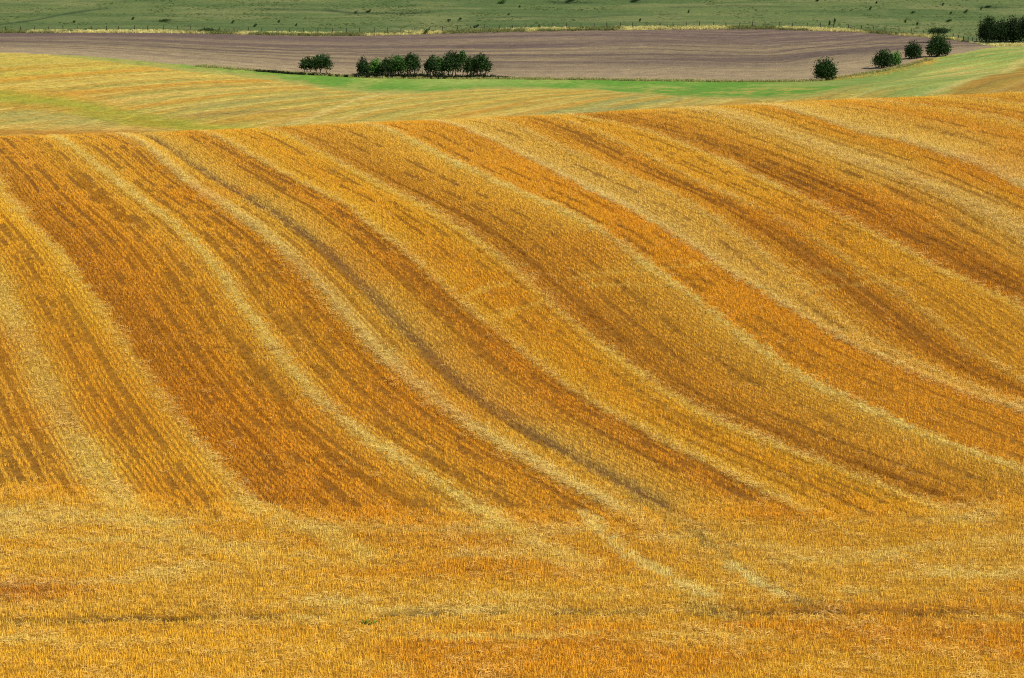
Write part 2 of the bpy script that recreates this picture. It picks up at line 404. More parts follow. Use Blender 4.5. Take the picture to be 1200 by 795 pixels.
def region(x, y):
    b1, b2 = fY(B1, x), fY(B2, x)
    w = (fbm(x * .2, y * .2, 5) - .5) * 3
    r = np.full(x.shape, 0)
    gs = fY(GS, x)
    inside = (x > GS[0][0]) & (x < GS[0][-1])
    r[(y > gs + w * 1.2 - 3) & inside] = 1
    r[y > b1 + w * .5] = 2
    xe = np.interp(1165, [0, 1200], [0, 1]) ; xend = XE
    r[(y > b2 + w * .4)] = 3
    r[(y > b2 + 9 + w)] = 4
    r[(x > xend) & (y > b1 + w) & (y <= b2 + 9 + w)] = 3
    return r
XE = float(hit([(1168, 55)], 230, 1000)[0, 0])

def far_colour(x, y):
    r = region(x, y)
    ns = fbm(x * .12, y * .035, 3); nf = fbm(x * .7, y * .22, 9); n0 = fbm(x * .03, y * .012, 15)
    # far stubble with weeds coming through
    c0 = np.broadcast_to(lin([200, 164, 74]), x.shape + (3,))
    c0 = mix(c0, lin([176, 164, 78]), sstep(.4, .65, n0))
    gy = np.clip(y - 340, -60, 400); sf = (x - .36 * gy - .00185 * gy * np.abs(gy)) / 12.0 + (fbm(x * .05, y * .02, 141) - .5) * .25
    fr = sf % 1; bi = np.floor(sf)
    bandc = np.stack([np.interp(fr, [0, .07, .14, .3, .5, .55, .6, .8, .93, 1], q) for q in lin([(226,202,120),(214,178,84),(202,152,54),(206,160,60),(190,162,70),(140,114,52),(170,164,76),(196,170,74),(214,180,80),(226,202,120)]).T], -1)
    bandc = bandc * (.86 + .28 * noise(bi * 1.7, y * .01, 143))[..., None]
    c0 = mix(c0, bandc, .62)
    for h, hw, colr, amt in STRW:
        yy = np.interp(x, h[:, 0], h[:, 1]); e = sstep(h[0, 0] - 6, h[0, 0] + 3, x) * sstep(h[-1, 0] + 6, h[-1, 0] - 3, x)
        w = np.exp(-np.abs((y - yy + (ns - .5) * hw * .9) / hw) ** 2.5) * e * amt
        c0 = mix(c0, lin(colr), w * (.6 + .4 * nf))
    c0 = c0 * (1 + .5 * (noise(x * 1.2, y * 1.05, 147) - .5))[..., None]
    c0 = c0 * np.array([1.04, 1.05, 1.0])
    rx = sstep(48, 66, x)                                   # right-hand slope
    cr = mix(np.broadcast_to(lin([176, 180, 88]), c0.shape), lin([146, 164, 78]), sstep(.35, .7, fbm(x * .02 + y * .012, y * .05 - x * .06, 33)))
    cr = mix(cr, lin([206, 184, 104]), sstep(.55, .75, fbm(x * .05 + y * .02, y * .12 - x * .12, 43)) * .8)
    c0 = mix(c0, cr * (.55 + .45 * bandc / bandc.mean((0,))), rx)
    wy = fY(WEDGE, x); ww = sstep(5, -5, y - wy + (ns - .5) * 10) * sstep(WEDGE[0][0] - 1, WEDGE[0][0] + 2, x)
    c0 = mix(c0, mix(np.broadcast_to(lin([180, 144, 58]), c0.shape), lin([170, 150, 86]), sstep(325, 300, y + (ns - .5) * 40) * sstep(62, 72, x)) * (.45 + .55 * bandc / bandc.mean((0,))), ww)
    c0 = mix(c0, lin([214, 192, 108]), np.exp(-((y - wy - 4) / 4) ** 2) * .7 * sstep(WEDGE[0][0] - 1, WEDGE[0][0] + 4, x))
    gm = np.exp(-np.abs((y - fY(GOLDM, x)) / 9) ** 3) * sstep(GOLDM[0][0] - 1, GOLDM[0][0] + 4, x) * sstep(GOLDM[0][-1] + 3, GOLDM[0][-1] - 3, x)
    c0 = mix(c0, mix(np.broadcast_to(lin([206, 166, 60]), c0.shape), lin([224, 198, 110]), sstep(.4, .7, nf)), gm * .9)
    yl = sstep(-75, -105, x) * sstep(455, 490, y); c0 = mix(c0, lin([196, 186, 84]), yl * .4)
    # green clover strip along the foot of the slope
    d1 = fY(B1, x) - y
    c1 = mix(np.broadcast_to(lin([108, 160, 52]), c0.shape), lin([160, 178, 82]), sstep(.42, .72, ns * .6 + nf * .4))
    c1 = mix(c1, lin([172, 190, 96]), np.exp(-((x + 12) / 16) ** 2) * sstep(40, 12, d1) * .7)
    gs = fY(GS, x); c1 = mix(c1, lin([188, 176, 92]), sstep(16, 0, y - gs + (nf - .5) * 22) * .75)
    c1 = mix(c1, lin([196, 176, 84]), sstep(30, 70, d1) * sstep(.45, .62, nf * .5 + ns * .5) * .7 * sstep(20, 30, x))
    c1 = mix(c1, lin([150, 168, 84]), sstep(52, 72, x) * .7)
    c1 = c1 * (1 + .45 * (noise(x * 1.2, y * 1.0, 149) - .5))[..., None]
    # ploughed land
    s = fbm(x * .012, (y - fY(B1, x) * .6 - fY(B2, x) * .4) * .16, 71); s2 = fbm(x * .03, (y - fY(B1, x) * .5 - fY(B2, x) * .5) * .5, 81)
    c2 = mix(np.broadcast_to(lin([118, 102, 94]), c0.shape), lin([164, 146, 116]), sstep(.35, .7, s * .6 + s2 * .4))
    c2 = mix(c2, lin([104, 88, 84]), sstep(.55, .78, fbm(x * .02, (y - fY(B1, x)) * .3, 91)) * .7)
    tp = (y - fY(B1, x)) / np.maximum(fY(B2, x) - fY(B1, x), 5)
    c2 = mix(c2, lin([192, 172, 138]), sstep(.42, .05, tp + (s2 - .5) * .3) * .65)  # sunlit look of the lower ploughland painted in as a paler tone
    c2 = mix(c2, lin([124, 104, 102]), sstep(.5, .9, tp) * .5)
    c2 = c2 * (.76 + .48 * fbm(x * .35, (y - fY(B1, x) * .5 - fY(B2, x) * .5) * .45, 7))[..., None]
    # rough verge
    c3 = mix(np.broadcast_to(lin([190, 186, 112]), c0.shape), lin([98, 112, 58]), sstep(.42, .6, fbm(x * .08, y * .1, 55)))
    c3 = mix(c3, lin([216, 200, 120]), sstep(.55, .75, nf) * .6)
    # chalk pasture with terracettes
    t = fbm(x * .012 + y * .003, y * .06 + x * .004, 61); t2 = fbm(x * .03, y * .22 + noise(x * .01, y * .01, 2) * 4, 67)
    c4 = mix(np.broadcast_to(lin([118, 138, 84]), c0.shape), lin([98, 124, 72]), sstep(.4, .65, t * .55 + t2 * .45))
    c4 = mix(c4, lin([140, 150, 100]), sstep(.52, .75, fbm(x * .04, y * .1, 88)) * .7)
    for pl, hw, amt in PLINES:
        c4 = mix(c4, lin([58, 84, 50]), np.exp(-((y - np.interp(x, pl[:, 0], pl[:, 1])) / hw) ** 2) * amt * sstep(pl[0, 0] - 2, pl[0, 0] + 2, x) * sstep(pl[-1, 0] + 8, pl[-1, 0] - 4, x))
    out = c0.copy()
    for i, cc in enumerate((c0, c1, c2, c3, c4)): out[r == i] = cc[r == i]
    return out, r
PLINES = []
for pl, hw, amt in [([(-60,36),(0,29),(40,24),(80,16),(116,11)], 5, .75), ([(380,12),(410,15.5),(450,15.5),(500,15)], 3.0, .8), ([(300,10),(340,12),(385,13)], 3, .5), ([(160,25),(210,25.5)], 2.5, .6),
                    ([(640,2),(668,3),(690,3)], 3, .8), ([(735,1),(752,2.5)], 3, .6), ([(550,22),(600,20),(680,21),(740,18)], 3, .4), ([(780,9),(860,7),(930,9)], 3, .4), ([(1145,9),(1172,9)], 2.5, .9)]:
    h = hit(pl, 230, 1000, 1200); PLINES.append((h[np.argsort(h[:, 0])], hw, amt))

x, y, q = grid(np.arange(-250, 250.01, .8), np.concatenate([np.arange(200, 300, 1.6), np.arange(300, 800.1, .95)]))
c, r = far_colour(x, y)
vr = lambda a, b, s: (fbm(x * a, y * a, s) - .5) * b
z = height(x, y) + np.where(r == 2, vr(.6, .22, 1) + .06 * np.sin((y - fY(B1, x)) * 2 * math.pi / 3.1), 0) + np.where(r == 4, vr(.1, .5, 2) + vr(.5, .1, 4), 0) + np.where(r < 2, vr(.4, .14, 3), 0)
qc = r[q[:, 0]]
FM = [material('far_stubble', noise_scale=(.6, 1.8), noise_amt=(.18, .4), bump=.10, bump_scale=3.5),
      material('green_strip', noise_scale=(.8, 3.0), noise_amt=(.12, .25), bump=.08, bump_scale=3.0),
      material('ploughed_soil', noise_scale=(.9, 3.2), noise_amt=(.14, .3), bump=.16, bump_scale=2.5),
      material('verge_ground', noise_scale=(.9, 3.0), noise_amt=(.2, .3), bump=.12, bump_scale=3.0),
      material('pasture_turf', noise_scale=(.5, 2.2), noise_amt=(.16, .3), bump=.15, bump_scale=2.2)]
FN = [('far_stubble_field', 'pale yellow-green stubble field with soft stripes beyond the hill crest', 'field'),
      ('grass_strip', 'bright green grass strip along the lower edge of the ploughed field', 'grass'),
      ('ploughed_field', 'grey-brown ploughed field behind the row of trees', 'field'),
      ('grass_verge', 'rough pale grass verge under the fence above the ploughed field', 'verge'),
      ('pasture', 'dull green pasture slope at the top of the picture', 'pasture')]
V = np.stack([x, y, z], 1)
for i in range(5):
    f = q[qc == i]; ids, inv = np.unique(f, return_inverse=True)
    add(FN[i][0], mesh_np(FN[i][0], V[ids], inv.reshape(-1, 4), FM[i], c[ids] * np.array([(.76, .76, .74), (.74, .70, .66), (.69, .665, .57), (.8, .8, .8), (.64, .59, .48)])[i], True), label=FN[i][1], cat=FN[i][2], kind='structure')

# surrounding land, well below the fields so nothing shows through
xs = np.sign(np.linspace(-1, 1, 81)) * np.abs(np.linspace(-1, 1, 81)) ** 2.2 * 3500; ys = np.concatenate([np.linspace(-1500, -60, 16), np.linspace(-30, 1000, 70), np.linspace(1050, 5000, 30)])
x, y, q = grid(xs, ys)
z = height(np.clip(x, -300, 300), np.clip(y, -60, 1000)) - 1.6 + np.clip(y - 1000, 0, 700) * .07 - np.where((np.abs(x) < 260) & (y > 40) & (y < 820), 3.5, 0)
add('surrounding_land', mesh_np('surrounding_land', np.stack([x, y, z], 1), q, material('distant_grass', noise_scale=(.05, .6), noise_amt=(.2, .2)), np.broadcast_to(lin([120, 138, 84]) * .8, (len(x), 3)), True),
    label='green farmland continuing on every side of the fields', cat='ground', kind='structure')

# ------------------------------------------------------------------ stubble, straw and grass, scattered with geometry nodes
def clump(name, n, foot, hmin, hmax, wmin, wmax, lean, mat, flat=0.0, seed=0):
    g = np.random.default_rng(seed); V = []; Fq = []; S = []
    for i in range(n):
        px, py = (g.random(2) - .5) * np.array(foot if isinstance(foot, tuple) else (foot, foot))
        hh = g.uniform(hmin, hmax); w = g.uniform(wmin, wmax); a = g.random() * math.tau
        if g.random() < flat:
            d = np.array([math.cos(a), math.sin(a), g.uniform(-.08, .3)]); base = np.array([px, py, g.uniform(.02, .2)]); hh *= 1.3
            s = np.array([-d[1], d[0], g.uniform(-.6, .6)])
        else:
            d = np.array([g.normal(0, lean), g.normal(0, lean), 1.0]); base = np.array([px, py, -.03]); s = np.array([math.cos(a), math.sin(a), 0])
        d /= np.linalg.norm(d); s /= np.linalg.norm(s)
        k = len(V); V += [base - s * w / 2, base + s * w / 2, base + d * hh + s * w * .4, base + d * hh - s * w * .4]
        Fq.append((k, k + 1, k + 2, k + 3)); t = g.uniform(.7, 1.3)
        S += [[t * .92] * 3] * 2 + [[t * 1.05] * 3] * 2
    me = mesh_np(name, V, Fq, mat, S, attr='shade')
    return me

def scatter(name, pts, rot, scl, col, idx, meshes, label, cat):
    me = bpy.data.meshes.new(name); n = len(pts)
    me.vertices.add(n); me.vertices.foreach_set('co', np.asarray(pts, np.float32).ravel())
    for nm, ty, key, val in (('rot', 'FLOAT', 'value', rot), ('scl', 'FLOAT', 'value', scl), ('idx', 'INT', 'value', idx)):
        a = me.attributes.new(nm, ty, 'POINT'); a.data.foreach_set(key, np.asarray(val, np.int32 if ty == 'INT' else np.float32))
    c4 = np.ones((n, 4), np.float32); c4[:, :3] = col
    a = me.attributes.new('col', 'FLOAT_COLOR', 'POINT'); a.data.foreach_set('color', c4.ravel())
    o = add(name, me, label=label, cat=cat, kind='stuff')
    src = bpy.data.collections.new(name + '_source')
    for i, m in enumerate(meshes): src.objects.link(bpy.data.objects.new('%s_piece_%02d' % (name, i), m))
    ng = bpy.data.node_groups.new(name, 'GeometryNodeTree')
    ng.interface.new_socket('Geometry', in_out='INPUT', socket_type='NodeSocketGeometry'); ng.interface.new_socket('Geometry', in_out='OUTPUT', socket_type='NodeSocketGeometry')
    N = ng.nodes.new; L = ng.links.new
    gi, go, ip, ci = N('NodeGroupInput'), N('NodeGroupOutput'), N('GeometryNodeInstanceOnPoints'), N('GeometryNodeCollectionInfo')
    ci.inputs['Collection'].default_value = src; ci.inputs['Separate Children'].default_value = True; ci.inputs['Reset Children'].default_value = True
    def na(nm, ty):
        k = N('GeometryNodeInputNamedAttribute'); k.data_type = ty; k.inputs['Name'].default_value = nm; return k.outputs['Attribute']
    cx = N('ShaderNodeCombineXYZ'); L(na('rot', 'FLOAT'), cx.inputs['Z']); e2r = N('FunctionNodeEulerToRotation'); L(cx.outputs[0], e2r.inputs[0])
    L(gi.outputs[0], ip.inputs['Points']); L(ci.outputs[0], ip.inputs['Instance']); ip.inputs['Pick Instance'].default_value = True
    L(na('idx', 'INT'), ip.inputs['Instance Index']); L(e2r.outputs[0], ip.inputs['Rotation']); L(na('scl', 'FLOAT'), ip.inputs['Scale']); L(ip.outputs[0], go.inputs[0])
    md = o.modifiers.new('scatter', 'NODES'); md.node_group = ng
    return o

M_straw = material('dry_straw', rough=.75, noise_scale=(), noise_amt=(), instancer=True, translucent=.3)
stub = [clump('stubble_%d' % i, 18, (.17, .26), .09, .19, .008, .015, .16, M_straw, .05, i) for i in range(12)]
loose = [clump('loose_straw_%d' % i, 34, .42, .08, .18, .009, .016, .6, M_straw, .65, 50 + i) for i in range(8)]

def frame_points(step, y0, y1, grow=0.0, margin=1.1):
    out = []; yy = y0
    while yy < y1:
        s = step * (1 + grow * (yy - y0)); hw = yy * .25 * margin + 3
        xx = np.arange(-hw, hw, s); out.append(np.stack([xx + (rng.random(len(xx)) - .5) * s, yy + (rng.random(len(xx)) - .5) * s], 1)); yy += s
    return np.concatenate(out)

# drill rows: every row keeps its place between two swaths; the headland rows run across
rows = []
for k in range(len(XK) - 1):
    n = max(2, int(round(np.percentile(XK[k + 1, 25:145] - XK[k, 25:145], 75) / .30)))
    for j in range(n):
        yy = np.arange(50, 179, .19); yy = yy + rng.normal(0, .05, len(yy)); t = (j + .5) / n
        xx = np.interp(yy, YS, XK[k]) * (1 - t) + np.interp(yy, YS, XK[k + 1]) * t
        m = (np.abs(xx) < yy * .25 + 20) & (yy > np.interp(xx, *HEAD) - 1.5)
        rows.append(np.stack([xx[m], yy[m], 0 * yy[m] + k * 40 + j], 1))
for j, y0 in enumerate(np.arange(49, 92, .27)):
    xx = np.arange(-45, 45, .19); xx = xx + rng.normal(0, .05, len(xx)); yy = y0 + .5 * np.sin(xx * .13 + 1) + rng.normal(0, .07, len(xx))
    m = (np.abs(xx) < yy * .25 + 20) & (yy < np.interp(xx, *HEAD) + 1.0)
    rows.append(np.stack([xx[m], yy[m], 0 * xx[m] + 5000 + j], 1))
p = np.concatenate(rows); rid = p[:, 2]; p = p[:, :2]
v = p[:, 1] + .4 * p[:, 0]
p = p + np.stack([rng.normal(0, .035, len(p)), 0 * v], 1)
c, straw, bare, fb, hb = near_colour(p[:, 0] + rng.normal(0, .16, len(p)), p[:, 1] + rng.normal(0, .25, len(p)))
_, straw0, bare0, _, _ = near_colour(p[:, 0], p[:, 1])
thin = sstep(.60, .74, fbm(np.where(rid < 5000, v, p[:, 0]) * .55, rid * 3.7, 501)) * .4          # short gaps along a row
strong = (fbm(v * .06, rid * 5.1, 503) - .5) * .3                                                  # whole rows a little lighter or darker
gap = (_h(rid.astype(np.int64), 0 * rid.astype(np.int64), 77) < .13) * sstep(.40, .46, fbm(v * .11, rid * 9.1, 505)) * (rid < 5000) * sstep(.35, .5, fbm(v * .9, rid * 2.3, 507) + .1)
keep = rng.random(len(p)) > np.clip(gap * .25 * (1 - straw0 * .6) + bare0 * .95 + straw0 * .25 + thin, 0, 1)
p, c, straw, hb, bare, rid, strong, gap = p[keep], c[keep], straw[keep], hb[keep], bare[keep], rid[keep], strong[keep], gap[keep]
c = mix(c, c * np.array([.50, .42, .34]), gap * (1 - straw * .7) * (1 - .6 * sstep(140, 168, p[:, 1])))                                 # gap rows: clumps tinted dark for the shadow and bare soil between rows
zz = height(p[:, 0], p[:, 1]) + near_height(p[:, 0], p[:, 1], straw, bare)
isl = (rng.random(len(p)) < np.clip(straw * .7 + .01 + hb * .03, 0, 1)) & (gap < .5)
rot = np.where(isl, rng.random(len(p)) * 6.28, np.where(rid < 5000, .38, 1.57) + rng.normal(0, .1, len(p)))
var = (rng.normal(1, .14, len(p)) + strong * .8)[:, None]
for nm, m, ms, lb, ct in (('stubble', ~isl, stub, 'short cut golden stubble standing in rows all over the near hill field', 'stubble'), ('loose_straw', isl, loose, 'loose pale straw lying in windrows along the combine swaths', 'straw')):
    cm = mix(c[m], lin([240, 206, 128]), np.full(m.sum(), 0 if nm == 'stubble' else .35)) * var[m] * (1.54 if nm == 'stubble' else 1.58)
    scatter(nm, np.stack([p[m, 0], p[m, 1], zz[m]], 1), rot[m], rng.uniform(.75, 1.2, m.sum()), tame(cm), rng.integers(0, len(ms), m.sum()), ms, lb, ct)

# rough grass on the verge and along field edges, tussocks on the pasture
M_grass = material('dry_grass', rough=.85, noise_scale=(), noise_amt=(), instancer=True, translucent=.25)
tall = [clump('tall_grass_%d' % i, 40, 1.1, .4, 1.0, .05, .10, .28, M_grass, 0, 90 + i) for i in range(5)]
tus = [clump('tussock_%d' % i, 36, .8, .12, .34, .05, .1, .5, M_grass, .1, 120 + i) for i in range(5)]
def edge_points(cv, x0, x1, n, d0, d1): 
    xx = rng.uniform(x0, x1, n); return np.stack([xx, fY(cv, xx) + rng.uniform(d0, d1, n)], 1)
p = np.concatenate([edge_points(B2, -190, 190, 5200, -1, 8), edge_points(B1, -75, 105, 1500, -2.5, 1.0), edge_points(GOLDM, GOLDM[0][0], GOLDM[0][-1], 900, -6, 8)])
k = np.r_[np.zeros(5200), np.ones(1500), np.full(900, 2)].astype(int)
n1 = fbm(p[:, 0] * .08, p[:, 1] * .1, 55); ok = (k != 0) | (rng.random(len(p)) < .95)
cc = mix(np.broadcast_to(lin([214, 204, 132]), (len(p), 3)), lin([84, 98, 46]), np.where(k == 0, sstep(.45, .62, n1) * .8, np.where(k == 1, .5, .0)))
cc = mix(cc, lin([214, 178, 78]), np.where(k == 2, .7, 0)) * rng.normal(1, .14, (len(p), 1))
p, cc, k = p[ok], cc[ok], k[ok]
scatter('verge_grass', np.stack([p[:, 0], p[:, 1], height(p[:, 0], p[:, 1]) - .05], 1), rng.random(len(p)) * 6.28, rng.uniform(.45, 1.0, len(p)) * np.where(k == 1, .8, np.where(k == 2, .36, 1)), cc * .95, rng.integers(0, 5, len(p)), tall, 'tall dry grass and weeds along the fence and field edges', 'grass')
p = np.stack([rng.uniform(-200, 200, 15000), rng.uniform(625, 760, 15000)], 1); rr = region(p[:, 0], p[:, 1]); p = p[rr == 4]
cc, _ = far_colour(p[:, 0], p[:, 1]); cc = cc * np.array([.67, .62, .50]) * rng.normal(1, .09, (len(p), 1))
scatter('pasture_tussocks', np.stack([p[:, 0], p[:, 1], height(p[:, 0], p[:, 1]) - .1], 1), rng.random(len(p)) * 6.28, rng.uniform(.4, .95, len(p)), cc, rng.integers(0, 5, len(p)), tus, 'green grass tussocks over the far pasture slope', 'grass')

# ------------------------------------------------------------------ trees and bushes
M_leaf = material('hawthorn_leaf', rough=.7, noise_scale=(), noise_amt=(), translucent=.2)
M_bark = material('bark', rough=.95, noise_scale=(6.0,), noise_amt=(.3,))
M_post = material('weathered_post', rough=.95, noise_scale=(9.0,), noise_amt=(.3,))

def tube(V, Fq, a, b, r0, r1, n=6):
    a = np.array(a, float); b = np.array(b, float); d = b - a; d /= np.linalg.norm(d) + 1e-9
    s = np.cross(d, [0, 0, 1.0] if abs(d[2]) < .9 else [1.0, 0, 0]); s /= np.linalg.norm(s); t = np.cross(d, s); k = len(V)
    for c, r in ((a, r0), (b, r1)):
        for i in range(n): V.append(c + r * (s * math.cos(i * math.tau / n) + t * math.sin(i * math.tau / n)))
    for i in range(n): Fq.append((k + i, k + (i + 1) % n, k + n + (i + 1) % n, k + n + i))

def leaves(centres, radii, n, size, colour, seed, spread=.16):
    g = np.random.default_rng(seed); centres = np.array(centres, float); radii = np.array(radii, float)
    vol = radii.prod(1); w = g.choice(len(centres), n, p=vol / vol.sum())
    d = g.normal(size=(n, 3)); d /= np.linalg.norm(d, axis=1)[:, None]
    rr = g.random(n) ** .42
    bumps = 1 + .34 * np.sin(d[:, 0] * 5 + w * 2.1) * np.cos(d[:, 2] * 4 + d[:, 1] * 5 + w)
    P0 = centres[w] + d * (rr * bumps)[:, None] * radii[w]
    a = g.normal(size=(n, 3)); a /= np.linalg.norm(a, axis=1)[:, None]; b = np.cross(a, g.normal(size=(n, 3))); b /= np.linalg.norm(b, axis=1)[:, None]
    s = size * g.uniform(.6, 1.4, n)[:, None]
    V = np.stack([P0 - a * s * .5, P0 + b * s * .3, P0 + a * s * .5, P0 - b * s * .3], 1).reshape(-1, 3)
    c = np.asarray(colour) * g.normal(1, spread, (n, 1)); c = c * (1 + .25 * np.sin(w * 3.7))[:, None]
    return V, np.arange(4 * n).reshape(-1, 4), np.repeat(np.clip(c, .004, 1), 4, 0)

DARK, MID, BRIGHT = lin([46, 70, 30]), lin([60, 92, 38]), lin([76, 118, 44])
def tree(name, label, px, py, wpx, hpx, style, seed, colour=DARK, group=None, cat='tree', y0=230):
    b = hit([(px, py)], y0, 1000)[0]; sc = F / b[1]; W = wpx / sc * {'shrub': .8, 'tree': 1.34, 'bush': 1.12}.get(style, 1.2); H = hpx / sc * (.9 if style == 'shrub' else 1.12)
    g = np.random.default_rng(seed)
    root = add(name, None, label=label, cat=cat, group=group, loc=b); root.empty_display_size = .5
    V, Fq = [], []
    cb = {'tree': .19, 'bush': .06, 'shrub': .0, 'flat': .62, 'slim': .35}[style] * H
    cen, rad = [], []
    nl = {'tree': 7, 'bush': 8, 'shrub': 3, 'flat': 5, 'slim': 4}[style]
    for i in range(nl):
        f = i / max(nl - 1, 1); r = W * (g.uniform(.20, .38) if style != 'flat' else .3) if style != 'slim' else W * .4
        cx = (f - .5) * (W - 2 * r) * (1 if style != 'slim' else .2); cy = g.uniform(-.5, .5) * (W - 2 * r) * .8
        env = 1 - .45 * abs(2 * f - 1) ** 2 if style != 'slim' else 1
        rz = (H - cb) * (.34 if style != 'flat' else .5) * g.uniform(.85, 1.1)
        if style == 'flat': zc = cb + (H - cb) * .5 * g.uniform(.85, 1.1)
        else: zc = cb + rz + g.uniform(0, 1) * max((H - cb) * env - 2 * rz, 0)
        if i == (nl // 2 + seed % 3 - 1): zc = H - rz
        cen.append((cx, cy, zc)); rad.append((r, r, rz))
    if style == 'bush':
        cen += [(0, 0, H * .3), (-W * .22, 0, H * .26), (W * .22, 0, H * .26)]; rad += [(W * .36, W * .36, H * .3), (W * .24, W * .3, H * .24), (W * .24, W * .3, H * .24)]
    nt = {'tree': 3, 'bush': 3, 'shrub': 1, 'flat': 2, 'slim': 1}[style]
    for k in range(nt):                                      # stems, each forking into limbs
        bx = (k - (nt - 1) / 2) * W * (.16 if style == 'tree' else .06) + g.normal(0, .1); by = g.normal(0, .2) * (1 if style != 'shrub' else .2)
        r0 = max(.05, H * .022) * g.uniform(.8, 1.2); top = np.array([bx + g.normal(0, .25), by, max(cb * 1.15, H * .3)])
        mid = np.array([bx + g.normal(0, .1), by, top[2] * .5])
        tube(V, Fq, (bx, by, -.25), mid, r0 * 1.3, r0); tube(V, Fq, mid, top, r0, r0 * .8)
        for j in np.argsort([np.hypot(c[0] - bx, c[1] - by) for c in cen])[:3]:
            e = np.array(cen[j]); m2 = (top + e) / 2 + g.normal(0, .12, 3); tube(V, Fq, top, m2, r0 * .6, r0 * .4, 5); tube(V, Fq, m2, e, r0 * .4, r0 * .12, 5)
    add('trunk', mesh_np('trunk', V, Fq, M_bark, np.broadcast_to(lin([74, 62, 50]), (len(V), 3)), True), root)
    area = W * (H - cb); leaf = .36 if style != 'shrub' else .22
    Vl, Fl, Cl = leaves(cen, rad, int(np.clip(area * 150, 160, 9000)), leaf, colour, seed + 1)
    Vl[:, 2] = np.maximum(Vl[:, 2], -.02 if style == 'shrub' else .05)
    add('crown', mesh_np('crown', Vl, Fl, M_leaf, Cl), root)
    return root
ROW = 'hawthorn trees in the row below the ploughed field'
for a in [
 ('hawthorn_tree', 'left and smaller tree of the separate pair at the left end of the tree row', 360, 86, 15, 18, 'tree', 1, DARK, ROW),
 ('hawthorn_tree', 'right and taller tree of the separate pair at the left end of the tree row', 376, 87, 23, 21, 'tree', 2, DARK, ROW),
 ('hawthorn_tree', 'rounded dark tree at the left end of the middle tree group', 426, 90, 16, 22, 'bush', 3, DARK, ROW),
 ('hawthorn_tree', 'brighter green low tree, second from left in the middle tree group', 440, 90, 16, 20, 'bush', 4, BRIGHT, ROW),
 ('hawthorn_tree', 'lowest dark tree at the centre of the middle tree group', 453, 91, 17, 21, 'tree', 5, DARK, ROW),
 ('hawthorn_tree', 'mid green tree beside the pale gap in the middle tree group', 467, 91, 20, 24, 'tree', 6, MID, ROW),
 ('hawthorn_tree', 'tall dark tree at the right end of the middle tree group', 482, 91, 19, 26, 'tree', 7, DARK, ROW),
 ('hawthorn_tree', 'narrow dark tree at the left end of the right-hand tree group', 505, 91, 14, 25, 'tree', 8, DARK, ROW),
 ('hawthorn_tree', 'paler small tree second from left in the right-hand tree group', 515, 91, 14, 23, 'tree', 9, MID, ROW),
 ('hawthorn_tree', 'broadest and tallest tree in the right-hand tree group', 530, 91, 22, 28, 'tree', 10, DARK, ROW),
 ('hawthorn_tree', 'thin upright tree poking above its neighbours in the right-hand tree group', 542, 91, 8, 28, 'slim', 11, MID, ROW),
 ('hawthorn_tree', 'lower tree second from right in the right-hand tree group', 551, 91, 14, 22, 'tree', 12, DARK, ROW),
 ('hawthorn_tree', 'wide spreading tree at the right end of the tree row', 564, 91, 21, 26, 'tree', 13, DARK, ROW),
]: tree(*a)
RB = 'bushes along the right edge of the ploughed field'
for a in [
 ('round_bush', 'lone rounded dark bush nearest the bright green strip', 967, 94.5, 27, 25, 'bush', 21, DARK, RB, 'bush'),
 ('round_bush', 'wide dark bush with a paler bush on its right side', 1035, 80, 25, 21, 'bush', 22, DARK, RB, 'bush'),
 ('round_bush', 'small paler green bush leaning against a wide dark bush', 1049, 77.5, 14, 17, 'bush', 23, BRIGHT, RB, 'bush'),
 ('round_bush', 'compact dark bush between the wide pair and the tallest bush', 1070, 69, 21, 19, 'bush', 24, DARK, RB, 'bush'),
 ('round_bush', 'tallest dense bush at the upper end of the sloping bush line', 1099, 66.5, 29, 25, 'bush', 25, DARK, RB, 'bush'),
]: tree(*a)
tree('flat_topped_tree', 'dark flat-topped tree showing just above the tallest right-hand bush', 1100, 51, 25, 16, 'flat', 26, DARK, None, 'tree')
SP = 'dense trees of the spinney at the right edge'
for a in [
 ('spinney_tree', 'leftmost tree of the dark spinney beside the ploughed field tip', 1157, 50, 25, 29, 'bush', 31, DARK * .6, SP),
 ('spinney_tree', 'lower tree in the dip of the dark spinney top line', 1172, 50, 24, 25, 'bush', 32, DARK * .6, SP),
 ('spinney_tree', 'tall rounded tree in the middle of the dark spinney', 1186, 50, 26, 29, 'bush', 33, DARK * .6, SP),
 ('spinney_tree', 'spinney tree cut by the right edge of the picture', 1204, 50, 30, 29, 'bush', 34, DARK * .6, SP),
]: tree(*a)
PS = 'small shrubs dotted over the far pasture'
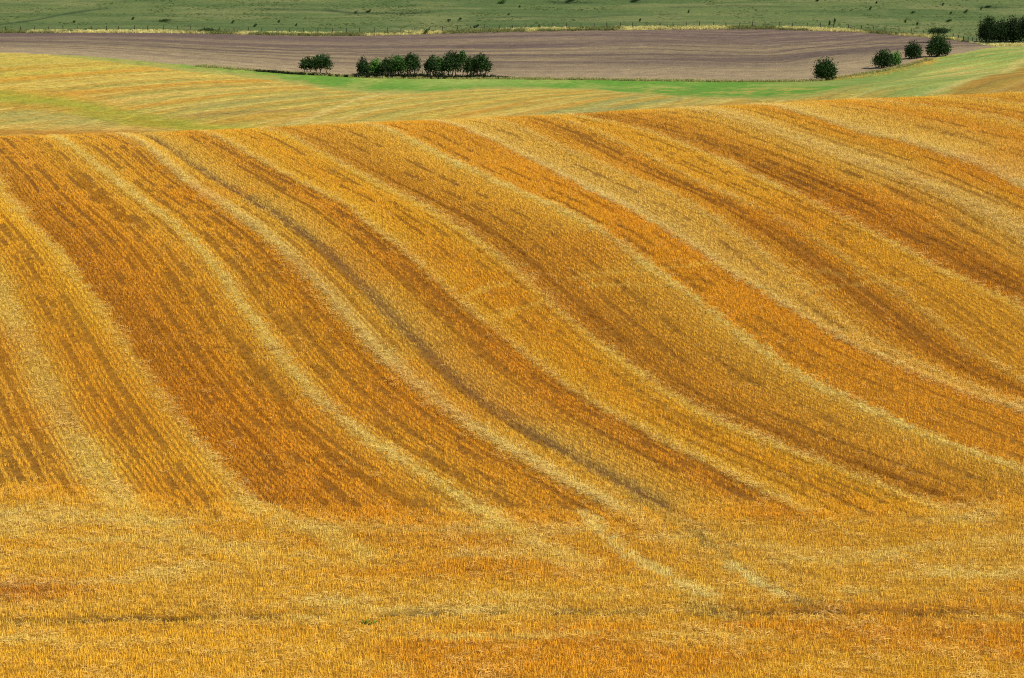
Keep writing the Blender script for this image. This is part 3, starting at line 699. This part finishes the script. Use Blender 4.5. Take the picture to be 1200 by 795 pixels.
for i, (px, py, w, h, lb) in enumerate([
 (87,27,5,4,'tiny dark shrub on pasture, leftmost of all the small shrubs'),
 (156,24,5,5,'small dark shrub on pasture left of the flat wide thicket'),
 (193,26,20,4,'flat wide dark thicket low on the left of the pasture'),
 (273,28,5,5,'small dark shrub on pasture just right of the dark fence bush'),
 (299,32,6,5,'small dark shrub close above the fence, right of the dark fence bush'),
 (327,27,4,4,'tiny shrub on pasture straight above the gap left of the tree pair'),
 (347,31,4,4,'tiny shrub touching the fence above the left tree pair'),
 (432,15.5,8,5,'dark shrub growing on the dark bank line above the middle tree group'),
 (417,16,6,3,'low shrub just left of the shrub on the dark bank line'),
 (526,26,6,4,'left shrub of a close couple above the right-hand tree group'),
 (539,25,5,5,'right shrub of a close couple above the right-hand tree group'),
 (558,33,9,5,'low dark shrub against the fence above the right-hand tree group'),
 (500,40,10,8,'brown rounded shrub on the verge in the middle of the fence'),
 (588,5,14,6,'green rounded shrub, leftmost of three along the top edge near centre'),
 (668,4,16,6,'wide dark thicket, middle of three along the top edge near centre'),
 (744,3,15,5,'dark thicket, rightmost of three along the top edge near centre'),
 (609,9,4,3,'tiny shrub below the green rounded shrub at the top edge'),
 (596,18,4,3,'tiny shrub halfway between the top edge and fence near centre'),
 (750,26,4,5,'dark little shrub just above the fence right of centre'),
 (807,16,3,5,'thin upright shrub alone on the pasture right of centre'),
 (958,2,7,4,'dark shrub cut by the top edge above the lone bush'),
 (1020,12,5,5,'small shrub on pasture above the wide dark bush'),
 (1027,5,3,4,'tiny shrub near the top edge above the wide dark bush'),
 (972,31,4,8,'left bush of two standing at the fence above the lone bush'),
 (978,29,4,8,'right bush of two standing at the fence above the lone bush'),
 (1061,27,4,6,'upright shrub on pasture above the compact dark bush'),
 (1070,16,9,3,'flat low thicket on pasture high above the compact dark bush'),
 (1075,30,3,5,'thin shrub at the fence left of the flat-topped tree'),
 (1105,7,4,4,'small shrub near the top edge above the flat-topped tree'),
 (1114,17,4,4,'small shrub on pasture between flat-topped tree and top edge'),
 (1132,15,7,4,'dark shrub on pasture up and left of the spinney'),
 (1112,26,10,4,'flat dark shrub on pasture just above the flat-topped tree'),
 (1150,12,4,5,'little shrub on pasture straight above the spinney'),
 (1158,9,14,3,'long flat dark thicket above the spinney near the top edge'),
]): tree('pasture_shrub', lb, px, py, w, h, 'shrub', 200 + i * 3, MID if i in (12, 13) else DARK, PS, 'shrub')
tree('fence_bush', 'long low dark bush on the verge at the left part of the fence', 244, 38, 33, 6, 'shrub', 400, DARK, None, 'bush')

# dark hedge bottom under the tree row
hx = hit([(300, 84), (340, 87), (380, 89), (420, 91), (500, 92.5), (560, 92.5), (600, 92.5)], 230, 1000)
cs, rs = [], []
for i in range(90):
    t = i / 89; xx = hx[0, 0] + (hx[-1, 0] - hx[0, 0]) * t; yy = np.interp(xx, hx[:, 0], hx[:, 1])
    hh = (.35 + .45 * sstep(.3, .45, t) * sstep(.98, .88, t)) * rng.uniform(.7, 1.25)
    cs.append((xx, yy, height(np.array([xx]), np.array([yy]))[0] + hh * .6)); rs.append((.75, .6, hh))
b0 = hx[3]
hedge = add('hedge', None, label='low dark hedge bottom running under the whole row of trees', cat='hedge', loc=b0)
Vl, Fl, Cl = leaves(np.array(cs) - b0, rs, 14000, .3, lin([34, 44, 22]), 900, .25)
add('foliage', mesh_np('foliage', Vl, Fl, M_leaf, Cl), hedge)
V, Fq = [], []; tube(V, Fq, (0, 0, -.8), (.06, 0, .3), .05, .02, 5)
stem = mesh_np('stem', V, Fq, M_bark, np.broadcast_to(lin([74, 62, 50]), (len(V), 3)))
for c_ in cs[::3]: add('stem', stem, hedge, loc=np.array(c_) - b0).rotation_euler = (rng.normal(0, .1), rng.normal(0, .1), rng.random() * 6)

# ------------------------------------------------------------------ fence above the ploughed field
fx = np.linspace(-182, XE + 2, 2000); fy = fY(B2, fx) + 7.0
ker = np.hanning(41); ker /= ker.sum(); fy = np.convolve(np.pad(fy, 20, mode='edge'), ker, mode='valid')
s = np.r_[0, np.cumsum(np.hypot(np.diff(fx), np.diff(fy)))]
ps = np.arange(0, s[-1], 4.25); ps = ps + rng.normal(0, .18, len(ps))
pX, pY = np.interp(ps, s, fx), np.interp(ps, s, fy); pZ = height(pX, pY)
f0 = np.array([pX[0], pY[0], pZ[0]])
fence = add('wire_fence', None, label='long wire fence on weathered posts between ploughed field and pasture', cat='fence', loc=f0)
V, Fq = [], []
tube(V, Fq, (0, 0, -.4), (0, 0, 1.6), .13, .12, 7); tube(V, Fq, (0, 0, 1.6), (.01, 0, 1.66), .12, .04, 7); Fq.append((21, 22, 23, 24))
post = mesh_np('post', V, Fq, M_post, np.broadcast_to(lin([64, 60, 46]), (len(V), 3)))
for i in range(len(pX)):
    o = add('post', post, fence, loc=np.array([pX[i], pY[i], pZ[i]]) - f0)
    o.rotation_euler = (rng.normal(0, .03), rng.normal(0, .04), rng.random() * 6); o.scale = (1, 1, rng.uniform(.9, 1.15))
for hgt in (.35, .8, 1.25):
    V, Fq = [], []
    for i in range(len(pX) - 1): tube(V, Fq, np.array([pX[i], pY[i] - .1, pZ[i] + hgt]) - f0, np.array([pX[i + 1], pY[i + 1] - .1, pZ[i + 1] + hgt]) - f0, .008, .008, 3)
    add('wire', mesh_np('wire', V, Fq, M_post, np.broadcast_to(lin([120, 118, 112]), (len(V), 3))), fence)

# ------------------------------------------------------------------ one green weed in the furrow
wb = hit([(432, 732)], 50, 195)[0]
weed = add('weed', None, label='small bright green weed growing in the dark furrow of the stubble', cat='weed', loc=wb)
V, Fq, C = [], [], []
for i in range(26):
    a = rng.random() * 6.28; l = rng.uniform(.12, .26); w = l * .3; e = rng.uniform(.2, 1.2); d = np.array([math.cos(a) * math.cos(e), math.sin(a) * math.cos(e), math.sin(e)]); sd_ = np.array([-math.sin(a), math.cos(a), 0]); k = len(V)
    o_ = np.array([rng.normal(0, .12), rng.normal(0, .08), .02])
    V += [o_, o_ + d * l * .5 + sd_ * w * .5, o_ + d * l, o_ + d * l * .5 - sd_ * w * .5]; Fq.append((k, k + 1, k + 2, k + 3)); C += [lin([86, 128, 44])] * 4
add('leaves', mesh_np('leaves', V, Fq, M_leaf, C), weed)
V, Fq = [], []; tube(V, Fq, (0, 0, -.05), (.01, 0, .16), .012, .006, 5)
add('stem', mesh_np('stem', V, Fq, M_leaf, np.broadcast_to(lin([96, 130, 60]), (len(V), 3))), weed)
